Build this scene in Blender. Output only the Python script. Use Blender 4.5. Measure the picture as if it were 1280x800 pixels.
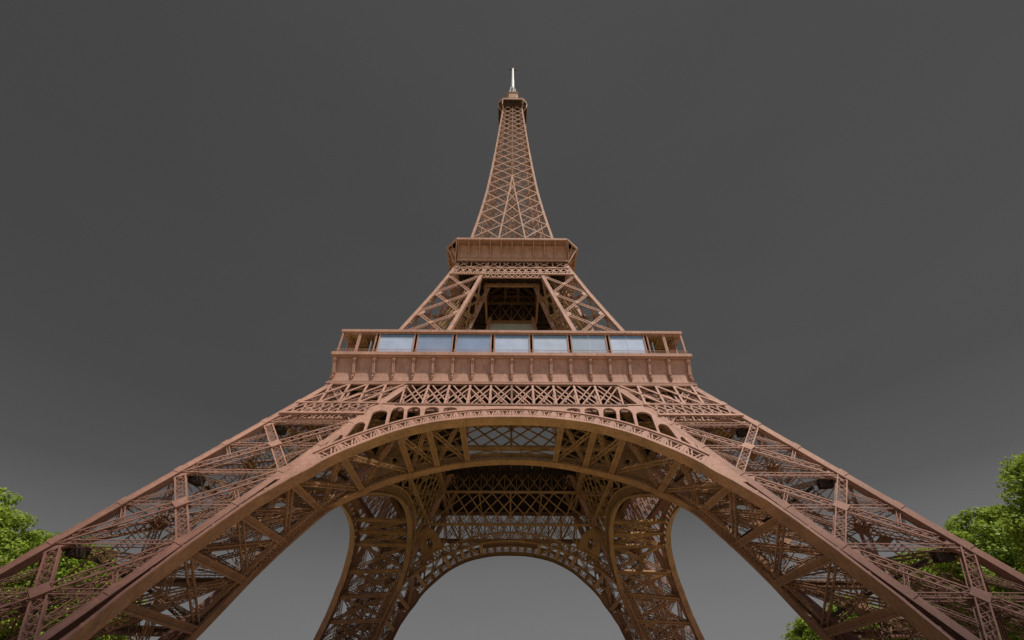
import bpy, math, random
import numpy as np
from mathutils import Vector
random.seed(7); RNG = np.random.default_rng(7)
R = math.radians
S = bpy.context.scene
for o in list(bpy.data.objects): bpy.data.objects.remove(o)
COL = S.collection

# ------------------------------------------------------------------ camera
PITCH = 39.02
cam = bpy.data.cameras.new('camera'); cam_ob = bpy.data.objects.new('camera', cam); COL.objects.link(cam_ob)
cam.sensor_width = 36; cam.lens = 557.9 / 1280 * 36; cam.shift_y = 44.2 / 1280; cam.clip_start = .1; cam.clip_end = 6000
cam_ob.location = (-.3, -105.13, 1.6)
from mathutils import Matrix
_rot = Matrix.Rotation(R(-.26), 3, 'Z') @ Matrix.Rotation(R(90 + PITCH), 3, 'X') @ Matrix.Rotation(R(.2), 3, 'Z')
cam_ob.rotation_euler = _rot.to_euler()
S.camera = cam_ob
S.render.resolution_x, S.render.resolution_y = 1024, 640

# ------------------------------------------------------------------ world, sun, exposure
SUN_EL, SUN_AZ = 64, 134          # azimuth clockwise from north (+Y): the sun is high on the right, a little in front of the south face
w = bpy.data.worlds.new('World'); S.world = w; w.use_nodes = True
nt = w.node_tree; N = nt.nodes; L = nt.links; N.clear()
out = N.new('ShaderNodeOutputWorld'); bg = N.new('ShaderNodeBackground'); L.new(bg.outputs[0], out.inputs[0])
bg.inputs[1].default_value = .11
sky = N.new('ShaderNodeTexSky'); sky.sky_type = 'NISHITA'; sky.sun_disc = False
sky.sun_elevation = R(SUN_EL); sky.sun_rotation = R(SUN_AZ)
sky.air_density = 1.0; sky.dust_density = 1.5
geo = N.new('ShaderNodeTexCoord'); sep = N.new('ShaderNodeSeparateXYZ'); L.new(geo.outputs['Generated'], sep.inputs[0])
# a bank of dark grey cloud fills the northern half of the sky, lighter towards the horizon
mr = N.new('ShaderNodeMapRange'); mr.interpolation_type = 'SMOOTHSTEP'
mr.inputs[1].default_value = -.30; mr.inputs[2].default_value = .12
L.new(sep.outputs[1], mr.inputs[0])
ramp = N.new('ShaderNodeValToRGB'); L.new(sep.outputs[2], ramp.inputs[0])
cr = ramp.color_ramp
def gk(v, k=1.0): return (v / .11 * k, v / .11 * k, v / .11 * k, 1)
stops = [(.0, .19), (.13, .170), (.22, .145), (.32, .092), (.45, .070), (.8, .064), (1.0, .070)]
while len(cr.elements) < len(stops): cr.elements.new(.5)
for e, (p, v) in zip(cr.elements, stops): e.position = p; e.color = gk(v)
nz = N.new('ShaderNodeTexNoise'); nz.inputs['Scale'].default_value = 2.2; nz.inputs['Detail'].default_value = 5
mp = N.new('ShaderNodeMapping'); mp.inputs['Scale'].default_value = (1, 1, 3.2)
L.new(geo.outputs['Generated'], mp.inputs[0]); L.new(mp.outputs[0], nz.inputs[0])
nr = N.new('ShaderNodeMapRange'); nr.inputs[1].default_value = .3; nr.inputs[2].default_value = .7
nr.inputs[3].default_value = .97; nr.inputs[4].default_value = 1.03; L.new(nz.outputs[0], nr.inputs[0])
xr = N.new('ShaderNodeMapRange'); xr.inputs[1].default_value = -.7; xr.inputs[2].default_value = .7
xr.inputs[3].default_value = .91; xr.inputs[4].default_value = 1.12; L.new(sep.outputs[0], xr.inputs[0])
mm = N.new('ShaderNodeMath'); mm.operation = 'MULTIPLY'; L.new(nr.outputs[0], mm.inputs[0]); L.new(xr.outputs[0], mm.inputs[1])
vm = N.new('ShaderNodeVectorMath'); vm.operation = 'SCALE'; L.new(ramp.outputs[0], vm.inputs[0]); L.new(mm.outputs[0], vm.inputs['Scale'])
mx = N.new('ShaderNodeMix'); mx.data_type = 'RGBA'
cn = N.new('ShaderNodeTexNoise'); cn.inputs['Scale'].default_value = 3.5; cn.inputs['Detail'].default_value = 7; L.new(mp.outputs[0], cn.inputs[0])
cq = N.new('ShaderNodeMapRange'); cq.inputs[1].default_value = .38; cq.inputs[2].default_value = .62; L.new(cn.outputs[0], cq.inputs[0])
cm = N.new('ShaderNodeMix'); cm.data_type = 'RGBA'; L.new(cq.outputs[0], cm.inputs[0]); L.new(sky.outputs[0], cm.inputs[6]); cm.inputs[7].default_value = (3.6, 3.75, 4.0, 1)
L.new(mr.outputs[0], mx.inputs[0]); L.new(cm.outputs[2], mx.inputs[6]); L.new(vm.outputs[0], mx.inputs[7])
L.new(mx.outputs[2], bg.inputs[0])
sun = bpy.data.lights.new('sun', 'SUN'); sun.energy = 4.6; sun.angle = R(.5); sun.color = (1, .93, .84)
so = bpy.data.objects.new('sun', sun); COL.objects.link(so)
az, el = R(SUN_AZ), R(SUN_EL)
sd = Vector((math.sin(az) * math.cos(el), math.cos(az) * math.cos(el), math.sin(el)))
so.rotation_euler = (-sd).to_track_quat('-Z', 'Y').to_euler(); so.location = sd * 500
S.view_settings.view_transform = 'Standard'; S.view_settings.look = 'None'
S.view_settings.gamma = 1; S.view_settings.exposure = 0.0; S.view_settings.use_curve_mapping = False

# ------------------------------------------------------------------ materials
def mat(name):
    m = bpy.data.materials.new(name); m.use_nodes = True
    return m, m.node_tree.nodes, m.node_tree.links, m.node_tree.nodes['Principled BSDF']
def paint(name, cols, rough=.5, var=.16):
    """tower paint: three shades, darkest at the foot (as the tower is painted), blotches, streaks"""
    m, n, l, b = mat(name)
    g = n.new('ShaderNodeNewGeometry'); sp = n.new('ShaderNodeSeparateXYZ'); l.new(g.outputs['Position'], sp.inputs[0])
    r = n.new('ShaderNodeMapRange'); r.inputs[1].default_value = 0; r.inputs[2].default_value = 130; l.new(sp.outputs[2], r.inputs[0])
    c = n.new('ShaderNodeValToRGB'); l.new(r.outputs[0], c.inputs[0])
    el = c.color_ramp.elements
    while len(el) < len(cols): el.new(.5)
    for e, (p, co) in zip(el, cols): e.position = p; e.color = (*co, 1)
    a = n.new('ShaderNodeTexNoise'); a.inputs['Scale'].default_value = .35; a.inputs['Detail'].default_value = 6
    l.new(g.outputs['Position'], a.inputs[0])
    mp = n.new('ShaderNodeMapping'); mp.inputs['Scale'].default_value = (3.5, 3.5, .35); l.new(g.outputs['Position'], mp.inputs[0])
    s = n.new('ShaderNodeTexNoise'); s.inputs['Scale'].default_value = 1.0; s.inputs['Detail'].default_value = 4; l.new(mp.outputs[0], s.inputs[0])
    ad = n.new('ShaderNodeMath'); ad.operation = 'ADD'; l.new(a.outputs[0], ad.inputs[0]); l.new(s.outputs[0], ad.inputs[1])
    q = n.new('ShaderNodeMapRange'); q.inputs[1].default_value = .7; q.inputs[2].default_value = 1.3
    q.inputs[3].default_value = 1 - var; q.inputs[4].default_value = 1 + var; l.new(ad.outputs[0], q.inputs[0])
    v = n.new('ShaderNodeVectorMath'); v.operation = 'SCALE'; l.new(c.outputs[0], v.inputs[0]); l.new(q.outputs[0], v.inputs['Scale'])
    # worn, grimy patches with ragged edges
    gn = n.new('ShaderNodeTexNoise'); gn.inputs['Scale'].default_value = .9; gn.inputs['Detail'].default_value = 8; gn.inputs['Roughness'].default_value = .7; l.new(g.outputs['Position'], gn.inputs[0])
    gr = n.new('ShaderNodeMapRange'); gr.inputs[1].default_value = .54; gr.inputs[2].default_value = .68; gr.inputs[4].default_value = .5; l.new(gn.outputs[0], gr.inputs[0])
    gm = n.new('ShaderNodeMix'); gm.data_type = 'RGBA'; l.new(gr.outputs[0], gm.inputs[0]); l.new(v.outputs[0], gm.inputs[6]); gm.inputs[7].default_value = (.17, .085, .05, 1)
    l.new(gm.outputs[2], b.inputs['Base Color'])
    bn = n.new('ShaderNodeTexNoise'); bn.inputs['Scale'].default_value = 3.0; bn.inputs['Detail'].default_value = 5; l.new(g.outputs['Position'], bn.inputs[0])
    bp = n.new('ShaderNodeBump'); bp.inputs['Strength'].default_value = .35; bp.inputs['Distance'].default_value = .06; l.new(bn.outputs[0], bp.inputs['Height']); l.new(bp.outputs[0], b.inputs['Normal'])
    b.inputs['Roughness'].default_value = rough; b.inputs['Specular IOR Level'].default_value = .12
    return m
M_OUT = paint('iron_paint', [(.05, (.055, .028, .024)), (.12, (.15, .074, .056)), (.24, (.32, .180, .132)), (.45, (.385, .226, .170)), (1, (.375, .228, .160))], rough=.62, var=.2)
M_SHADED = paint('iron_paint_shaded', [(.05, (.10, .055, .035)), (.2, (.26, .14, .08)), (.33, (.30, .185, .078)), (.6, (.31, .19, .088)), (1, (.32, .195, .12))], rough=.65, var=.28)  # same paint in shade: the ochre bounce light is put into the colour
M_DARK = paint('iron_dark_gloom', [(.0, (.035, .026, .02)), (1, (.05, .036, .025))], rough=.8, var=.3)  # gloom of undersides and interiors put into the colour; also serves dark fittings
def simple(name, c, rough=.5, metal=0, noise=0, scale=1.0):
    m, n, l, b = mat(name)
    b.inputs['Base Color'].default_value = (*c, 1); b.inputs['Roughness'].default_value = rough; b.inputs['Metallic'].default_value = metal
    if noise:
        t = n.new('ShaderNodeTexNoise'); t.inputs['Scale'].default_value = scale; t.inputs['Detail'].default_value = 6
        g = n.new('ShaderNodeNewGeometry'); l.new(g.outputs['Position'], t.inputs[0])
        q = n.new('ShaderNodeMapRange'); q.inputs[1].default_value = .3; q.inputs[2].default_value = .7
        q.inputs[3].default_value = 1 - noise; q.inputs[4].default_value = 1 + noise; l.new(t.outputs[0], q.inputs[0])
        v = n.new('ShaderNodeVectorMath'); v.operation = 'SCALE'; v.inputs[0].default_value = c; l.new(q.outputs[0], v.inputs['Scale'])
        l.new(v.outputs[0], b.inputs['Base Color'])
    return m
M_GLASS = simple('coated_glass', (.60, .66, .72), .10, .75, .10, .25)
M_GLASSES = [M_GLASS, simple('coated_glass_pale', (.66, .73, .82), .14, .6, .12, .4), simple('coated_glass_deep', (.50, .57, .66), .07, .8, .12, .2)]
M_TRANS = simple('transom_glass', (.16, .22, .27), .10, .8, .05, 1)
M_BLIND = simple('pale_blind', (.62, .68, .78), .7, 0, .05, 2)
M_WHITE = simple('white_mast', (.42, .43, .45), .5, 0, .15, .8)
M_GREY = simple('grey_panel', (.46, .54, .60), .6, 0, .1, 1)
M_STONE = simple('stone', (.42, .37, .29), .85, 0, .15, 1)
M_SAND = simple('sandy_ground', (.38, .30, .19), .95, 0, .12, .3)
M_ASPH = simple('asphalt', (.05, .05, .05), .9, 0, .2, 2)
M_BARK = simple('bark', (.10, .075, .05), .95, 0, .3, 3)
def leafmat(name, c1, c2):
    m, n, l, b = mat(name)
    g = n.new('ShaderNodeNewGeometry')
    t = n.new('ShaderNodeTexNoise'); t.inputs['Scale'].default_value = .5; t.inputs['Detail'].default_value = 4; l.new(g.outputs['Position'], t.inputs[0])
    ad = n.new('ShaderNodeMath'); ad.operation = 'MULTIPLY_ADD'; ad.inputs[1].default_value = .45; l.new(g.outputs['Random Per Island'], ad.inputs[0]); l.new(t.outputs[0], ad.inputs[2])
    q = n.new('ShaderNodeMapRange'); q.inputs[1].default_value = .4; q.inputs[2].default_value = 1.05; l.new(ad.outputs[0], q.inputs[0])
    mx = n.new('ShaderNodeMix'); mx.data_type = 'RGBA'; l.new(q.outputs[0], mx.inputs[0])
    mx.inputs[6].default_value = (*c1, 1); mx.inputs[7].default_value = (*c2, 1)
    l.new(mx.outputs[2], b.inputs['Base Color']); b.inputs['Roughness'].default_value = .55; b.inputs['Specular IOR Level'].default_value = .25
    tr = n.new('ShaderNodeBsdfTranslucent'); l.new(mx.outputs[2], tr.inputs[0])
    ms = n.new('ShaderNodeMixShader'); ms.inputs[0].default_value = .45
    l.new(b.outputs[0], ms.inputs[1]); l.new(tr.outputs[0], ms.inputs[2]); l.new(ms.outputs[0], n['Material Output'].inputs[0])
    return m
M_LEAF = leafmat('leaves', (.13, .20, .018), (.36, .47, .065))

# ------------------------------------------------------------------ mesh collector
def V(*a): return np.array(a if len(a) > 1 else a[0], float)
def unit(a): return a / (np.linalg.norm(a) + 1e-12)
UP = V(0, 0, 1)
BOXF = np.array([(0, 1, 3, 2), (4, 6, 7, 5), (0, 4, 5, 1), (2, 3, 7, 6), (0, 2, 6, 4), (1, 5, 7, 3)])
class MB:
    def __init__(s): s.v = []; s.f = []; s.n = 0
    def add(s, vs, fs):
        b = s.n; s.v.extend([tuple(map(float, p)) for p in vs]); s.f.extend([tuple(int(i) + b for i in f) for f in fs]); s.n += len(vs)
    def beam(s, P, Q, a, b, n=UP, off=0.0):
        """rectangular bar P-Q; b measured along n, a across"""
        P = V(P); Q = V(Q); t = unit(Q - P); nn = V(n) - np.dot(n, t) * t
        if np.linalg.norm(nn) < 1e-4: nn = V(1, 0, 0) - t[0] * t
        nn = unit(nn); sd = np.cross(t, nn)
        P = P + nn * off; Q = Q + nn * off
        vs = [c + i * sd * a / 2 + j * nn * b / 2 for c in (P, Q) for i in (-1, 1) for j in (-1, 1)]
        s.add(vs, BOXF)
    def box(s, x0, x1, y0, y1, z0, z1):
        vs = [(x, y, z) for x in (x0, x1) for y in (y0, y1) for z in (z0, z1)]
        s.add(vs, BOXF)
    def lat(s, P, Q, W, D, n, bar=.11, cell=None, cross=False, back=True, side=True):
        """laced girder: four corner angles with zigzag lacing"""
        P = V(P); Q = V(Q); Lg = np.linalg.norm(Q - P); t = (Q - P) / Lg
        nn = unit(V(n) - np.dot(n, t) * t); sd = np.cross(t, nn)
        for i in (-1, 1):
            for j in ((-1, 1) if back else (1,)):
                o = sd * i * (W / 2 - bar / 2) + nn * j * (D / 2 - bar / 2)
                s.beam(P + o, Q + o, bar * 1.7, bar * 1.1, nn)
        k = max(2, int(round(Lg / (cell or W * 1.0)))); th = bar * .75
        for q in range(k):
            a = P + t * Lg * q / k; b = P + t * Lg * (q + 1) / k
            e = 1 if q % 2 else -1
            for j in ((-1, 1) if back else (1,)):
                o = nn * j * (D / 2 - bar)
                s.beam(a + sd * e * (W / 2 - bar) + o, b - sd * e * (W / 2 - bar) + o, th, th * .5, nn)
                if cross: s.beam(a - sd * e * (W / 2 - bar) + o, b + sd * e * (W / 2 - bar) + o, th, th * .5, nn, off=th * .55)
            if side and back:
                for i in (-1, 1):
                    o = sd * i * (W / 2 - bar)
                    s.beam(a + nn * e * (D / 2 - bar) + o, b - nn * e * (D / 2 - bar) + o, th, th * .5, sd)
    def ring(s, quad, hole, F, d0, d1, nang=20):
        """plate with a hole. quad: 4 2D points (u right, v up), hole: list of uv points star-shaped about their centre; F(u,z,d)->3D"""
        hc = np.mean(hole, axis=0)
        sq = [V(0, 0), V(1, 0), V(1, 1), V(0, 1)]
        angs = sorted([math.atan2(*(p - hc)[::-1]) for p in sq] + [math.atan2(*(V(p) - hc)[::-1]) for p in hole] + list(np.linspace(-math.pi, math.pi, nang, endpoint=False)))
        A = []
        for a in angs:
            if not A or a - A[-1] > 1e-3: A.append(a)
        def hit(poly, a):
            d = V(math.cos(a), math.sin(a)); best = None
            for i in range(len(poly)):
                p = V(poly[i]) - hc; q = V(poly[(i + 1) % len(poly)]) - hc; e = q - p
                den = d[0] * e[1] - d[1] * e[0]
                if abs(den) < 1e-9: continue
                tt = (p[0] * e[1] - p[1] * e[0]) / den; u = (p[0] * d[1] - p[1] * d[0]) / den
                if tt > 0 and -1e-6 <= u <= 1 + 1e-6 and (best is None or tt > best): best = tt
            return hc + d * best
        def bil(p):
            u, v = p; a, b, c, d = map(V, quad)
            return (a * (1 - u) + b * u) * (1 - v) + (d * (1 - u) + c * u) * v
        vs = []
        for a in A:
            o = bil(hit(sq, a)); h = bil(hit(hole, a))
            vs += [F(o[0], o[1], d0), F(h[0], h[1], d0), F(o[0], o[1], d1), F(h[0], h[1], d1)]
        m = len(A); fs = []
        for i in range(m):
            p = i * 4; q = ((i + 1) % m) * 4
            fs += [(p, p + 1, q + 1, q), (p + 2, q + 2, q + 3, p + 3), (p + 1, p + 3, q + 3, q + 1)]
        s.add(vs, fs)
    def ring2(s, outer, hole, F, d0, d1):
        """plate with a hole, both polygons given in plate coordinates"""
        hc = np.mean(hole, axis=0); angs = sorted([math.atan2(*(V(p) - hc)[::-1]) for p in list(outer) + list(hole)])
        A = []
        for a in angs:
            if not A or a - A[-1] > 1e-3: A.append(a)
        def hit(poly, a):
            d = V(math.cos(a), math.sin(a)); best = .01
            for i in range(len(poly)):
                p = V(poly[i]) - hc; e = V(poly[(i + 1) % len(poly)]) - hc - p; den = d[0] * e[1] - d[1] * e[0]
                if abs(den) < 1e-9: continue
                tt = (p[0] * e[1] - p[1] * e[0]) / den; u = (p[0] * d[1] - p[1] * d[0]) / den
                if -1e-6 <= u <= 1 + 1e-6 and tt > best: best = tt
            return hc + d * best
        vs = []
        for a in A:
            o = hit(outer, a); h = hit(hole, a)
            vs += [F(o[0], o[1], d0), F(h[0], h[1], d0), F(o[0], o[1], d1), F(h[0], h[1], d1)]
        m = len(A); fs = []
        for i in range(m):
            p = i * 4; q = ((i + 1) % m) * 4
            fs += [(p, p + 1, q + 1, q), (p + 2, q + 2, q + 3, p + 3), (p + 1, p + 3, q + 3, q + 1)]
        s.add(vs, fs)
    def mitre(s, w0, w1, z0, z1):
        """length of edge trim on the south side with mitred ends, so that four turned copies meet"""
        c = [(-w0, -w0), (w0, -w0), (w1, -w1), (-w1, -w1)]
        s.add([(x, y, z) for z in (z0, z1) for x, y in c], [(3, 2, 1, 0), (4, 5, 6, 7), (0, 1, 5, 4), (1, 2, 6, 5), (2, 3, 7, 6), (3, 0, 4, 7)])
    def strip(s, A, B, F, d0, d1):
        """solid band between two 2D polylines A and B of equal length, from depth d0 to d1"""
        vs = []
        for a, b in zip(A, B):
            vs += [F(a[0], a[1], d0), F(b[0], b[1], d0), F(a[0], a[1], d1), F(b[0], b[1], d1)]
        fs = []
        for i in range(len(A) - 1):
            p = i * 4; q = p + 4
            fs += [(p, p + 1, q + 1, q), (p + 2, q + 2, q + 3, p + 3), (p, q, q + 2, p + 2), (p + 1, p + 3, q + 3, q + 1)]
        e = (len(A) - 1) * 4
        fs += [(0, 2, 3, 1), (e, e + 1, e + 3, e + 2)]
        s.add(vs, fs)
    def poly(s, pts, n, th):
        """flat polygon plate of 3D points, extruded along n by th"""
        n = unit(V(n)) * th / 2; k = len(pts)
        vs = [V(p) + n for p in pts] + [V(p) - n for p in pts]
        fs = [tuple(range(k)), tuple(range(2 * k - 1, k - 1, -1))] + [(i, i + k, (i + 1) % k + k, (i + 1) % k) for i in range(k)]
        s.add(vs, fs)
    def lathe(s, c, prof, seg=10):
        vs = []
        for r, z in prof:
            for k in range(seg):
                a = 2 * math.pi * k / seg; vs.append((c[0] + r * math.cos(a), c[1] + r * math.sin(a), c[2] + z))
        fs = [(i * seg + k, i * seg + (k + 1) % seg, (i + 1) * seg + (k + 1) % seg, (i + 1) * seg + k) for i in range(len(prof) - 1) for k in range(seg)]
        fs += [tuple(range(seg - 1, -1, -1)), tuple((len(prof) - 1) * seg + k for k in range(seg))]
        s.add(vs, fs)
    def mirror(s, start=0):
        """add the mirror image in X of everything from vertex `start`"""
        vs = [(-x, y, z) for x, y, z in s.v[start:]]
        fs = [tuple(reversed([i + len(s.v) - start for i in f])) for f in s.f if f[0] >= start]
        s.v.extend(vs); s.f.extend(fs); s.n = len(s.v)
    def build(s, name, m, parent=None, smooth=False):
        me = bpy.data.meshes.new(name); me.from_pydata(s.v, [], s.f); me.update(); me.materials.append(m)
        if smooth: me.polygons.foreach_set('use_smooth', [True] * len(me.polygons))
        o = bpy.data.objects.new(name, me); COL.objects.link(o)
        if parent: o.parent = parent
        return o
def tag(o, label=None, cat=None, group=None, kind=None):
    if label: o['label'] = label
    if cat: o['category'] = cat
    if group: o['group'] = group
    if kind: o['kind'] = kind
    return o
def quad_copies(o, n=4):
    """copies of a part (with its sub-parts) turned round the tower's axis"""
    kids = list(o.children)
    for k in range(1, n):
        c = o.copy(); COL.objects.link(c); c.parent = o.parent; c.rotation_euler = (0, 0, k * math.pi / 2)
        for ch in kids:
            d = ch.copy(); COL.objects.link(d); d.parent = c

# ------------------------------------------------------------------ setting
g = MB(); g.v = [(-3000, -3000, 0), (3000, -3000, 0), (3000, 3000, 0), (-3000, 3000, 0)]; g.f = [(0, 1, 2, 3)]; g.n = 4
tag(g.build('ground', M_SAND), kind='structure')
g = MB(); g.v = [(-400, 120, .004), (400, 120, .004), (400, 136, .004), (-400, 136, .004)]; g.f = [(0, 1, 2, 3)]; g.n = 4
tag(g.build('road', M_ASPH), kind='structure')

# ------------------------------------------------------------------ tower geometry
K = .5065
def wo(z): return 60.95 - K * z
def wi(z): return 45.35 - K * z
NO = unit(V(0, -1, K)); TZ = unit(V(0, K, 1))
def FO(x, z, d=0): return V(x, -wo(z), z) + NO * d          # outer face plane (south)
def FI(x, z, d=0): return V(x, -wi(z), z) + NO * d          # inner face plane (south)
ROOT = bpy.data.objects.new('lattice_tower', None); COL.objects.link(ROOT)
tag(ROOT, 'tall brown wrought iron lattice tower on four splayed legs with big arches', 'tower')

# ---- legs, first stage (front right quadrant: X>0, Y<0)
def corner(kx, ky, z, fo=wo, fi=wi): return V((fo if kx else fi)(z), -(fo if ky else fi)(z), z)
NODES = [3.4, 5.6, 16.8, 28.0, 39.4, 51.2]
lg = MB(); CH = 1.15
for kx in (0, 1):
    for ky in (0, 1):
        o = V((-1 if kx else 1) * CH / 2, (1 if ky else -1) * CH / 2, 0)
        P = corner(kx, ky, 3.0) + o; Q = corner(kx, ky, 57.0) + o
        # box chord as U: four plates with flange lips
        lg.beam(P, Q, CH * .9, CH * .86, V(0, -1, 0))
        for sx in (-1, 1):
            for sy in (-1, 1):
                c = V(sx * (CH / 2 - .06), sy * (CH / 2 - .06), 0)
                lg.beam(P + c, Q + c, .17, .17, V(0, -1, 0))
for kx in (0, 1):
    for ky in (0, 1):
        o = V((-1 if kx else 1) * CH / 2, (1 if ky else -1) * CH / 2, 0)
        for z in np.arange(5.2, 55, 5.6):
            lg.beam(corner(kx, ky, z) + o, corner(kx, ky, z + .9) + o, CH * 1.012, CH * 1.012, V(0, -1, 0))
for z in (5.6, 51.2, 56.5):
    c = [corner(*k_, z) for k_ in ((0, 1), (1, 1), (1, 0), (0, 0))]
    for i in range(4): lg.beam(c[i] + V(0, 0, 0), c[(i + 1) % 4], .4, .5, UP)
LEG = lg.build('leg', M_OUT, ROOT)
# stone pedestal under every chord
for kx in (0, 1):
    for ky in (0, 1):
        pd = MB()
        c = corner(kx, ky, 2)
        for h0, h1, r in ((0, 1.2, 3.2), (1.2, 2.6, 2.6), (2.6, 3.6, 2.0)): pd.box(c[0] - r, c[0] + r, c[1] - r, c[1] + r, h0, h1)
        pd.build('pedestal', M_STONE, LEG)

def leg_face(P0, P1, n, nodes, W=1.35, D=.8, bar=.13, mid=True, gus=True, minor=True, hor=True):
    """X bracing of one leg face; P0(z), P1(z) give its two edges"""
    mb = MB()
    for a, b in zip(nodes[:-1], nodes[1:]):
        if b - a < 4: continue
        A0, A1, B0, B1 = P0(a), P1(a), P0(b), P1(b)
        mb.lat(A0, B1, W * .9, D, n, bar, cross=True)
        mb.lat(A1, B0, W, D * .55, n, bar * 1.1, cell=W * .8, cross=True)
        if hor: mb.lat(B0, B1, W * .45, D * .8, n, bar * .6, cell=W * .7)
        # X centre and mid-height strut
        c = (A0 + A1 + B0 + B1) / 4
        # true crossing point
        wa, wb = np.linalg.norm(A1 - A0), np.linalg.norm(B1 - B0); f = wa / (wa + wb); c = A0 + (B1 - A0) * f
        zc = c[2]; E0, E1 = P0(zc), P1(zc)
        if mid: mb.lat(E0, E1, W * .5, D * .7, n, bar * .6, cell=W * .6)
        if minor:
            for u, v2 in ((E0, (A0 + (B1 - A0) * f * .5)), (E1, (A1 + (B0 - A1) * f * .5)), (E0, B0 + (A1 - B0) * (1 - f) * .5), (E1, B1 + (A0 - B1) * (1 - f) * .5)):
                mb.lat(u, v2, W * .32, D * .4, n, bar * .5, cell=W * .45, side=False)
        if gus:
            t = unit(E1 - E0); u = unit(np.cross(n, t)); h = W * .75
            mb.poly([c + t * h * 1.2, c + u * h, c - t * h * 1.2, c - u * h], n, D + .1)
            for Pn, s_ in ((B0, 1), (B1, -1)):
                ch = unit((P0(b) - P0(a)) if s_ > 0 else (P1(b) - P1(a))); tt = unit(B1 - B0) * s_
                mb.poly([Pn + ch * 2.0, Pn + tt * 1.9 + ch * .2, Pn + tt * 1.9 - ch * .4, Pn - ch * 2.6], n, D * .5)
            for En, Pa, s_ in ((E0, P0, 1), (E1, P1, -1)):
                ch = unit(Pa(b) - Pa(a)); tt = unit(E1 - E0) * s_
                mb.poly([En + ch * .9, En + tt * .9, En - ch * .9], n, D * .5)
    return mb
q = .55
def edge(kx, ky):
    ox = (-q if kx else q); oy = (q if ky else -q)
    return lambda z: corner(kx, ky, z) + V(ox, oy, 0)
FACES = [((0, 1), (1, 1), V(0, -1, K), M_OUT), ((1, 1), (1, 0), V(1, 0, K), M_OUT), ((1, 0), (0, 0), V(0, 1, -K), M_SHADED), ((0, 0), (0, 1), V(-1, 0, -K), M_SHADED)]
for a, b, n, m in FACES:
    inner = m is M_SHADED
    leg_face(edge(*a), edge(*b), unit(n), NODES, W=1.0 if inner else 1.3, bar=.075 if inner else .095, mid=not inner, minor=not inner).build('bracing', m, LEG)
# inside of a leg: lift track, stair, horizontal diaphragms
def axis(z): c = (wo(z) + wi(z)) / 2; return V(c, -c, z)
tk = MB(); ta = unit(axis(50) - axis(5)); ns = unit(V(1, -1, 0) - np.dot(V(1, -1, 0), ta) * ta); ss = np.cross(ta, ns)
for off in (-2.6, 2.6):
    for dn in (-1.6, 1.6):
        tk.lat(axis(3) + ss * off + ns * dn, axis(56) + ss * off + ns * dn, .9, .9, ns, .11, cell=1.2)
for z in np.arange(4, 55, 2.8):
    for dn in (-1.6, 1.6):
        tk.beam(axis(z) - ss * 2.6 + ns * dn, axis(z + 1.4) + ss * 2.6 + ns * dn, .16, .12, ns)
        tk.beam(axis(z + 1.4) + ss * 2.6 + ns * dn, axis(z + 2.8) - ss * 2.6 + ns * dn, .16, .12, ns)
tk.build('lift_track', M_SHADED, LEG)
df = MB()
for z in NODES[2:]:
    c = [edge(0, 1)(z), edge(1, 1)(z), edge(1, 0)(z), edge(0, 0)(z)]
    for i, j in ((0, 2), (1, 3)): df.lat(c[i], c[j], .7, .5, UP, .08, cell=1.1)
for z0, z1 in zip(NODES[1:-1], NODES[2:]):
    zm = (z0 + z1) / 2; cc = axis(zm)
    for kx, ky in ((0, 1), (1, 1), (1, 0), (0, 0)):
        df.beam(edge(kx, ky)(z0), cc, .1, .1, UP); df.beam(edge(kx, ky)(z1), cc, .1, .1, UP)
        df.beam(edge(kx, ky)(zm), cc, .08, .08, UP)
df.build('diaphragm', M_SHADED, LEG)
st = MB(); k = 0; z = 5.0
while z < 52:
    p = axis(z) + ss * (4.2 if k % 2 else -4.2) + ns * 4; r = axis(z + 2.6) + ss * (-4.2 if k % 2 else 4.2) + ns * 4
    st.beam(p + ns * .6, r + ns * .6, .3, .12, ns); st.beam(p - ns * .6, r - ns * .6, .3, .12, ns)
    st.beam(p + V(0, 0, 1.1), r + V(0, 0, 1.1), .06, .06, ns)
    for f in np.linspace(0, 1, 12):
        c = p + (r - p) * f; st.beam(c - ns * .6, c + ns * .6, .28, .05, UP)
    z += 2.6; k += 1
st.build('staircase', M_SHADED, LEG)
# dark boxes hung inside the leg at the nodes
bx = MB()
for z, f in ((16.9, .25), (28.1, .2), (39.5, .2)):
    bx = MB()
    c = edge(1, 1)(z) + V(-1.6, 1.6, -.6)
    bx.beam(c + V(-.8, .2, 0), c + V(.9, -.2, 0), 1.2, 1.1, UP)
    bx.beam(c + V(-1.4, .6, -.2), edge(0, 0)(z - 5.5), .35, .35, UP)
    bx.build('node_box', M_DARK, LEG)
quad_copies(LEG)

# ---- arches
def cr_curve(P, n=8):
    P = [V(p) for p in P]; P = [V(-P[1][0], P[1][1])] + P + [P[-1] * 2 - P[-2]]
    out = []
    for i in range(1, len(P) - 2):
        for t in np.linspace(0, 1, n, endpoint=False):
            a, b, c, d = P[i - 1:i + 3]
            out.append(.5 * ((2 * b) + (-a + c) * t + (2 * a - 5 * b + 4 * c - d) * t * t + (-a + 3 * b - 3 * c + d) * t ** 3))
    out.append(P[-2]); return np.array(out)
IN_O = cr_curve([(0, 40.47), (4.5, 40.35), (8.5, 39.85), (12.8, 38.9), (16.7, 37.4), (19.8, 35.7), (22.48, 33.75), (24.84, 31.9), (26.89, 29.9), (28.72, 27.67), (30.0, 26.0)])
def at_x(c, x): return V(x, np.interp(x, c[:, 0], c[:, 1]))
EXT = cr_curve([(0, 43.06), (5.5, 42.8), (10.95, 42.0), (17.24, 39.95), (20.73, 38.15), (23.46, 36.5), (26.43, 34.3), (29.17, 31.7), (31, 29.5)])
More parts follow.
